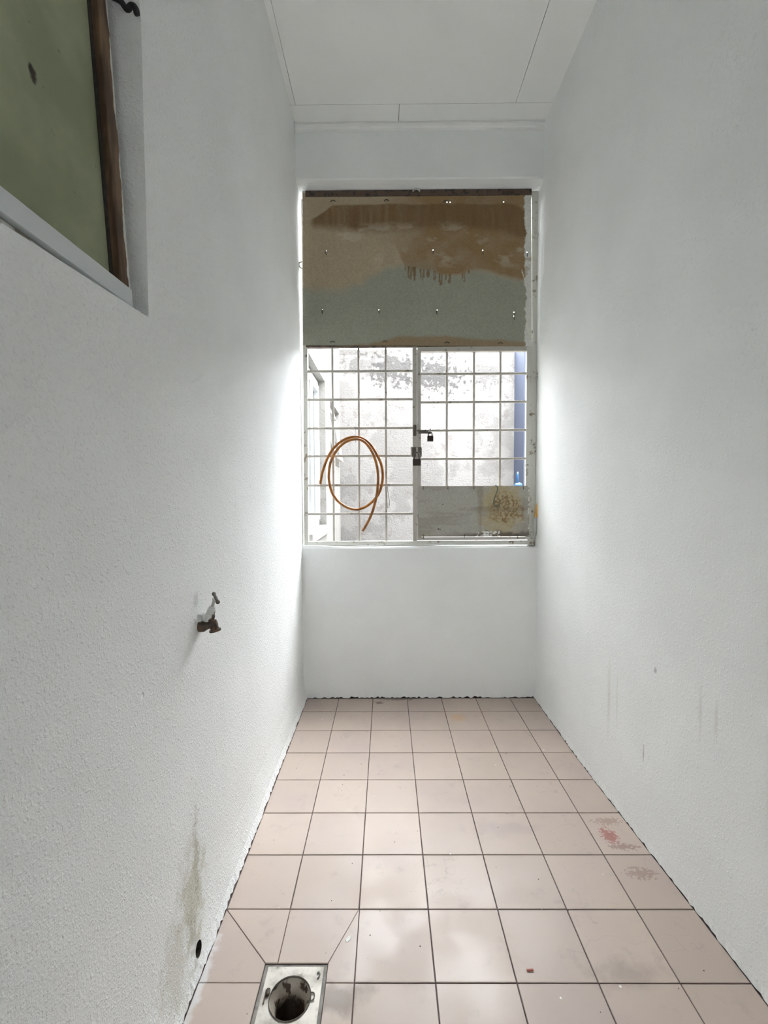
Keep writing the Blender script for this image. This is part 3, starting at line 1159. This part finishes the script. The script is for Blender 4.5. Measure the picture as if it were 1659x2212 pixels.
# barrel bolt across the gate, and the strap on the centre post it shoots into
bm = nbox(0.186, 0.246, YG - 0.0145, YG - 0.0105, 1.5435, 1.566, bev=0.001)
bolt = obj('bolt_plate', bm, M['steel'], leaf)
bm = ntube([(0.176, YG - 0.020, 1.560), (0.262, YG - 0.020, 1.560)], 0.0045, 10)
tube(bm, smooth_path([(0.247, YG - 0.020, 1.560), (0.253, YG - 0.026, 1.568), (0.255, YG - 0.030, 1.566)], 4), 0.003, 8)
obj('bolt', bm, M['steel'], bolt, True)
bm = bmesh.new()
for x in (0.194, 0.222, 0.241):
    tube(bm, [(x, YG - 0.020, 1.560), (x + 0.008, YG - 0.020, 1.560)], 0.0072, 12)
obj('bolt_guide', bm, M['steel'], bolt, True)
bm = nbox(0.2415, 0.2575, YG - 0.022, YG - 0.0185, 1.540, 1.556, bev=0.001)
obj('staple_plate', bm, M['steel'], bolt)
strap = obj('strap_plate', nbox(0.1545, 0.1735, YG - 0.0135, YG - 0.0105, 1.530, 1.594, bev=0.002), M['steel'], grille)
bm = bmesh.new()
tube(bm, smooth_path([(0.158, YG - 0.014, 1.580), (0.158, YG - 0.024, 1.584), (0.164, YG - 0.026, 1.592), (0.170, YG - 0.024, 1.584), (0.170, YG - 0.014, 1.578)], 4), 0.0026, 8)
obj('staple', bm, M['rust'], strap, True)
for z in (1.562, 1.540):
    obj('rivet', ntube([(0.164, YG - 0.0135, z), (0.164, YG - 0.0165, z)], 0.0028, 10), M['rust'], strap)
# boxed hasp over the meeting posts
hasp = obj('hasp_plate', nbox(0.1485, 0.2045, YG - 0.0150, YG - 0.0105, 1.410, 1.466, bev=0.0015), M['steel'], leaf)
obj('hasp_flange', nbox(0.1405, 0.1482, YG - 0.0220, YG - 0.0105, 1.411, 1.468, bev=0.0012), M['bar'], hasp)
obj('hasp_tongue', nbox(0.1715, 0.1815, YG - 0.0215, YG - 0.0152, 1.396, 1.463, bev=0.0018), M['bar'], hasp)
# hinges on the right hand side of the gate
for z in (1.83, 1.10):
    obj('hinge', ntube([(0.8352, YG - 0.013, z - 0.03), (0.8352, YG - 0.013, z + 0.03)], 0.005, 10), M['post'], grille, True)
# wall lugs welded to the frame
for x, y, z, d in ((-0.488, YG - 0.012, 2.50, -1), (0.856, YG - 0.012, 2.655, 1), (0.868, YG - 0.012, 1.87, 1)):
    obj('wall_lug', ntube(smooth_path([(x - 0.012 * d, y, z + 0.020), (x, y - 0.006, z + 0.012), (x + 0.004 * d, y - 0.008, z), (x - 0.002 * d, y - 0.004, z - 0.014), (x - 0.012 * d, y, z - 0.018)], 4), 0.0045, 8), M['post'], grille, True)
obj('wall_lug', ntube(smooth_path([(0.155, YG - 0.02, 2.898), (0.165, YG - 0.028, 2.906), (0.185, YG - 0.028, 2.904), (0.195, YG - 0.02, 2.898)], 4), 0.0045, 8), M['mortar'], grille, True)


# ------------------------------------------------------------------ padlocks
def padlock(name, label, x0, x1, z0, z1, ztop, y, lean=0.0):
    cx = (x0 + x1) / 2
    e = empty(name, (cx, y, z0), label, 'padlock')
    w = x1 - x0
    obj('lock_body', nbox(x0, x1, y - 0.0075, y + 0.0075, z0, z1, bev=0.0022), M['lockbody'], e)
    r = w * 0.32
    pts = [(cx - r, y, z1 - 0.004), (cx - r, y, z1 + (ztop - z1) * 0.45)]
    for k in range(1, 8):
        a = math.pi - math.pi * k / 8
        pts.append((cx + r * math.cos(a) + lean * math.sin(a), y, z1 + (ztop - z1) * 0.45 + (ztop - z1) * 0.55 * math.sin(a)))
    pts += [(cx + r, y, z1 + (ztop - z1) * 0.45), (cx + r, y, z1 - 0.004)]
    obj('shackle', ntube(pts, w * 0.105, 10), M['steel'], e, True)
    return e


padlock('padlock', 'small black padlock hanging from the barrel bolt of the gate', 0.2345, 0.2685, 1.496, 1.5285, 1.553, YG - 0.0340, -0.004)
padlock('padlock', 'larger brown padlock locked on the hasp between the two grille halves', 0.1510, 0.1975, 1.358, 1.3955, 1.434, YG - 0.0320)

# ------------------------------------------------------------------ hose and its wire hook
HP = [(-0.385, 1.255), (-0.374, 1.314), (-0.352, 1.379), (-0.319, 1.444), (-0.277, 1.488), (-0.23, 1.517), (-0.178, 1.527), (-0.135, 1.516), (-0.094, 1.484), (-0.059, 1.43),
      (-0.032, 1.371), (-0.022, 1.312), (-0.027, 1.253), (-0.045, 1.2), (-0.078, 1.156), (-0.126, 1.12), (-0.174, 1.107), (-0.227, 1.118), (-0.28, 1.154), (-0.315, 1.204),
      (-0.331, 1.273), (-0.331, 1.326), (-0.32, 1.385), (-0.289, 1.443), (-0.242, 1.49), (-0.182, 1.511), (-0.135, 1.501), (-0.1, 1.466), (-0.074, 1.419), (-0.056, 1.36),
      (-0.049, 1.301), (-0.051, 1.242), (-0.06, 1.176), (-0.081, 1.099), (-0.109, 1.034), (-0.14, 0.982)]
n = len(HP)
pts = []
for k, (x, z) in enumerate(HP):
    # the second turn lies in front of the first where they cross
    y = 2.668 - 0.0175 * float(ss(np.array(k / (n - 1.0)), 0.40, 0.62))
    pts.append((x, y, z))
path = smooth_path(pts, 6)
bm = bmesh.new()
tube(bm, path, 0.0078, 14, caps=False)
tube(bm, path, 0.0048, 14, caps=False)
ring_o = len(path) * 14
bm.verts.ensure_lookup_table()
for base_o, base_i in ((0, ring_o), (ring_o - 14, 2 * ring_o - 14)):
    for k in range(14):
        bm.faces.new((bm.verts[base_o + k], bm.verts[base_o + (k + 1) % 14], bm.verts[base_i + (k + 1) % 14], bm.verts[base_i + k]))
hose = obj('hose', bm, M['hose'], None, True)
tag(hose, 'amber translucent rubber hose coiled in two loops, hanging on the grille', 'hose')

hk = obj('wire_hook', ntube(smooth_path([(-0.176, YG - 0.002, 1.590), (-0.180, YG - 0.012, 1.588), (-0.180, YG - 0.014, 1.560), (-0.177, 2.640, 1.535),
                                         (-0.176, 2.637, 1.515), (-0.176, 2.641, 1.497), (-0.174, 2.652, 1.494), (-0.172, 2.662, 1.500)], 5), 0.0016, 7), M['wire'], None, True)
tag(hk, 'thin grey wire hook that holds up the coiled amber hose', 'hook')
hk = obj('wire_hook', ntube(smooth_path([(0.016, YG - 0.001, 1.236), (0.017, YG - 0.008, 1.250), (0.010, YG - 0.012, 1.253), (0.0065, 2.668, 1.2235), (0.0111, 2.666, 1.188), (0.0168, 2.664, 1.146),
                                         (0.014, 2.662, 1.125), (0.0078, 2.661, 1.117), (0.003, 2.660, 1.125), (0.002, 2.660, 1.140)], 5), 0.0015, 7), M['wire'], None, True)
tag(hk, 'empty thin wire hook hanging on the fixed bars, right of the hose', 'hook')
hk = obj('wire_hook', ntube(smooth_path([(0.628, YG - 0.013, 1.243), (0.634, YG - 0.020, 1.243), (0.6413, 2.662, 1.2202), (0.6297, 2.660, 1.1847), (0.618, 2.658, 1.1492), (0.6241, 2.656, 1.1284),
                                         (0.636, 2.654, 1.1195), (0.6477, 2.653, 1.1313), (0.6524, 2.652, 1.1461)], 5), 0.0021, 8), M['greenwire'], None, True)
tag(hk, 'green plastic coated hook hanging over the rusty gate sheet', 'hook')

# ------------------------------------------------------------------ water tap on the left wall
tap = empty('water_tap', (XL, 1.19, 0.86), 'old brass bib tap with chipped paint on the left wall', 'tap')
TY, TZ = 1.187, 0.862
body = ntube([(XL - 0.02, TY, TZ - 0.004), (XL + 0.012, TY, TZ - 0.004), (XL + 0.022, TY, TZ - 0.002), (XL + 0.034, TY, TZ), (XL + 0.044, TY, TZ + 0.004)],
             [0.0160, 0.0150, 0.0098, 0.0095, 0.0105], 18)
obj('body', body, M['tap'], tap, True)
obj('wall_socket', nbox(XL - 0.01, XL + 0.010, TY - 0.012, TY + 0.012, TZ + 0.006, TZ + 0.030, bev=0.003), M['tap'], tap)
sp = ntube([(XL + 0.036, TY, TZ + 0.012), (XL + 0.037, TY, TZ + 0.002), (XL + 0.039, TY, TZ - 0.008), (XL + 0.0405, TY, TZ - 0.0125), (XL + 0.0405, TY, TZ - 0.0126), (XL + 0.0415, TY, TZ - 0.0175), (XL + 0.0415, TY, TZ - 0.0176), (XL + 0.041, TY, TZ - 0.012)],
           [0.0085, 0.0095, 0.0105, 0.0115, 0.0150, 0.0150, 0.0105, 0.009], 20)
obj('spout', sp, M['tap'], tap)
ax = Vector((0.30, 0.0, 1.0)).normalized()
p0 = Vector((XL + 0.022, TY, TZ + 0.004))
at = lambda t: p0 + ax * t
bon = ntube([at(0.0), at(0.010), at(0.0101), at(0.024), at(0.0241), at(0.040), at(0.0405), at(0.046)],
            [0.0120, 0.0125, 0.0140, 0.0135, 0.0115, 0.0105, 0.0085, 0.0080], 8)
obj('bonnet', bon, M['tap'], tap)
obj('stem', ntube([at(0.044), at(0.062), at(0.0625), at(0.070)], [0.0040, 0.0040, 0.0055, 0.0055], 12), M['tap'], tap, True)
hub = at(0.068)
h1, h2 = hub + Vector((0.017, -0.022, -0.006)), hub + Vector((-0.010, 0.020, 0.009))
bm = bmesh.new()
tube(bm, [h1 + (h2 - h1) * t for t in (0, 0.02, 0.16, 0.24, 0.5, 0.76, 0.84, 0.98, 1.0)], [0.003, 0.0052, 0.0052, 0.0035, 0.0048, 0.0035, 0.0052, 0.0052, 0.003], 12)
hd = obj('handle', bm, M['steel'], tap, True)
hd['label'] = 'worn metal cross handle'

# ------------------------------------------------------------------ floor drain
dr = empty('floor_drain', ((FX0 + FX1) / 2, (FY0 + FY1) / 2, 0), 'square steel floor drain with an open dirty hole and no grate', 'drain')
CX, CY, CR = -0.2365, 1.0455, 0.0495


def square_ring(x0, x1, y0, y1, z, zb, r, seg=48):
    """plate with a round hole"""
    bm = bmesh.new()
    inner, outer = [], []
    for k in range(seg):
        a = 2 * math.pi * (k + 0.5) / seg
        c, s = math.cos(a), math.sin(a)
        inner.append((CX + r * c, CY + r * s))
        tx = ((x1 if c > 0 else x0) - CX) / c if abs(c) > 1e-9 else 9
        ty = ((y1 if s > 0 else y0) - CY) / s if abs(s) > 1e-9 else 9
        t = min(tx, ty)
        outer.append((CX + t * c, CY + t * s))
    # pull the outline to the true corners
    for qx in (x0, x1):
        for qy in (y0, y1):
            k = min(range(seg), key=lambda q: (outer[q][0] - qx) ** 2 + (outer[q][1] - qy) ** 2)
            outer[k] = (qx, qy)
    vi = [bm.verts.new((x, y, z)) for x, y in inner]
    vo = [bm.verts.new((x, y, z)) for x, y in outer]
    bi = [bm.verts.new((x, y, zb)) for x, y in inner]
    bo = [bm.verts.new((x, y, zb)) for x, y in outer]
    for k in range(seg):
        q = (k + 1) % seg
        bm.faces.new((vi[k], vi[q], vo[q], vo[k]))
        bm.faces.new((vi[k], bi[k], bi[q], vi[q]))
        bm.faces.new((vo[k], vo[q], bo[q], bo[k]))
    return bm


# cement bedding, the plate, the raised rim, the pipe below
obj('bedding', square_ring(FX0 + 0.001, FX1 - 0.001, FY0 + 0.001, FY1 - 0.001, -0.0040, -0.012, 0.060), M['concrete_lip'], dr)
obj('plate', square_ring(FX0 + 0.010, FX1 - 0.009, FY0 + 0.010, FY1 - 0.008, -0.0012, -0.0040, CR + 0.001), M['plate'], dr)


def lathe(prof, seg=40):
    bm = bmesh.new()
    rings = [[bm.verts.new((CX + r * math.cos(2 * math.pi * k / seg), CY + r * math.sin(2 * math.pi * k / seg), z)) for k in range(seg)] for r, z in prof]
    for a in range(len(rings) - 1):
        for k in range(seg):
            bm.faces.new((rings[a][k], rings[a][(k + 1) % seg], rings[a + 1][(k + 1) % seg], rings[a + 1][k]))
    return bm, rings


bm, _ = lathe([(CR + 0.0012, -0.0012), (CR + 0.0008, 0.0012), (CR - 0.0006, 0.0012), (CR - 0.0008, -0.004)])
obj('rim', bm, M['steel'], dr, True)
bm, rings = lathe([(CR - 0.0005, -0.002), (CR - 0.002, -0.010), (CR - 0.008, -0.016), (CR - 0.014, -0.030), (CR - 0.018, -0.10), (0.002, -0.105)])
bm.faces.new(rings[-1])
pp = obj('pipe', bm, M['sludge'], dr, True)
pp['label'] = 'dark dirty drain hole'
# broken hinge at the left, lifting ring at the right, a curl of wire on the plate
bm = nbox(CX - CR - 0.010, CX - CR - 0.001, CY + 0.004, CY + 0.018, -0.001, 0.006, bev=0.002)
box(bm, CX - CR - 0.0125, CX - CR - 0.010, CY - 0.014, CY + 0.016, -0.001, 0.004, 0.0008)
obj('hinge', bm, M['rust'], dr)
bm = ntube(smooth_path([(CX + CR - 0.001, CY + 0.012, 0.0005), (CX + CR + 0.006, CY + 0.010, 0.0015), (CX + CR + 0.0085, CY + 0.003, 0.0015), (CX + CR + 0.006, CY - 0.005, 0.0015), (CX + CR - 0.001, CY - 0.006, 0.0005)], 5), 0.0013, 8)
obj('lifting_ring', bm, M['steel'], dr, True)
bm = ntube(smooth_path([(-0.180, 1.101, 0.0006), (-0.1765, 1.104, 0.0012), (-0.1735, 1.101, 0.0012), (-0.1735, 1.094, 0.0010), (-0.178, 1.089, 0.0006)], 5), 0.0013, 7)
cl = obj('wire_curl', bm, M['wire'], None, True)
tag(cl, 'tiny curl of grey wire lying on the drain plate', 'wire')

# ------------------------------------------------------------------ small loose things
bm = nbox(-0.0085, 0.0085, -0.0022, 0.0022, 0.0, 0.003, bev=0.0008)
scrap = obj('plastic_scrap', bm, M['redscrap'])
scrap.location = (0.356, 1.1085, 0.0004)
scrap.rotation_euler = (0, 0, 0.05)
tag(scrap, 'tiny brick red scrap lying on a tile near the camera', 'scrap')

bm = bmesh.new()
random.seed(21)
for k in range(70):
    x, y = random.uniform(-0.45, 0.84), random.uniform(0.97, 2.6)
    if FX0 - 0.01 < x < FX1 + 0.01 and y < FY1 + 0.01:
        continue
    r = random.uniform(0.0010, 0.0024)
    vs_ = [bm.verts.new((x + r * random.uniform(0.6, 1.3) * math.cos(a), y + r * random.uniform(0.6, 1.3) * math.sin(a), 0.0002)) for a in (0, 1.3, 2.5, 3.8, 5.1)]
    t = bm.verts.new((x, y, 0.0018))
    for q in range(5):
        bm.faces.new((vs_[q], vs_[(q + 1) % 5], t))
    f = bm.faces.new(vs_)
    for fc in list(t.link_faces) + [f]:
        fc.material_index = k % 5 > 1
crumbs = obj('crumbs', bm, None, mats=[M['whitechip'], M['dark']])
tag(crumbs, 'scattered paint crumbs and dirt specks on the tiled floor', 'crumbs')
crumbs['kind'] = 'stuff'

bm = bmesh.new()
P = [(-0.118, 1.188), (-0.108, 1.199), (-0.101, 1.197), (-0.104, 1.186), (-0.113, 1.180)]
lo = [bm.verts.new((x, y, 0.0002)) for x, y in P]
hi = [bm.verts.new((x * 0.9 - 0.011, y * 0.9 + 0.119, 0.0014)) for x, y in P]
for k in range(5):
    bm.faces.new((lo[k], lo[(k + 1) % 5], hi[(k + 1) % 5], hi[k]))
bm.faces.new(hi)
bm.faces.new(lo)
chip = obj('paint_chip', bm, M['whitechip'])
tag(chip, 'white paint blob on the cut tile joint by the drain', 'paint chip')

# yellow plug of plastic in the gap right of the gate, and the mortar under it
yl = obj('yellow_tube', ntube([(0.8625, YG - 0.030, 1.058), (0.8628, YG - 0.030, 1.075), (0.8635, YG - 0.030, 1.11), (0.8640, YG - 0.030, 1.135)], [0.0072, 0.0052, 0.0040, 0.0022], 10), M['yellow'], None, True)
tag(yl, 'short tapered yellow tube stuck between grille frame and right wall', 'tube')
bm = bmesh.new()
bmesh.ops.create_icosphere(bm, subdivisions=3, radius=1.0)
random.seed(3)
for v in bm.verts:
    k = 1 + 0.16 * math.sin(7 * v.co.x + 3) * math.cos(6 * v.co.z) + 0.05 * random.random()
    v.co = Vector((0.860 + v.co.x * 0.0115 * k, YG - 0.022 + v.co.y * 0.012 * k, 1.000 + v.co.z * 0.058 * k))
ml = obj('mortar_lump', bm, M['mortar'], None, True)
tag(ml, 'rough grey mortar lump below the yellow tube, right of gate', 'mortar')

# blue thing standing outside by the blue wall
bt = empty('blue_bottle', (1.04, 3.66, 0.0), 'bright blue plastic bottle seen through the gate, in front of blue wall', 'bottle')
bx, by = 1.045, 3.66
struct(obj('wall_yard_plinth', nbox(bx - 0.16, bx + 0.20, by - 0.12, by + 0.12, 0.0, 1.14, bev=0.01), M['yard_white']))
bt.location = (bx, by, 1.14)
obj('bottle_body', ntube([(bx, by, 1.1401), (bx, by, 1.145), (bx, by, 1.25), (bx, by, 1.268), (bx - 0.002, by, 1.278)], [0.030, 0.034, 0.034, 0.028, 0.012], 20), M['blue_plastic'], bt, True)
obj('bottle_neck', ntube([(bx - 0.005, by, 1.27), (bx - 0.005, by, 1.33), (bx - 0.004, by, 1.362)], [0.011, 0.009, 0.006], 14), M['blue_plastic'], bt, True)
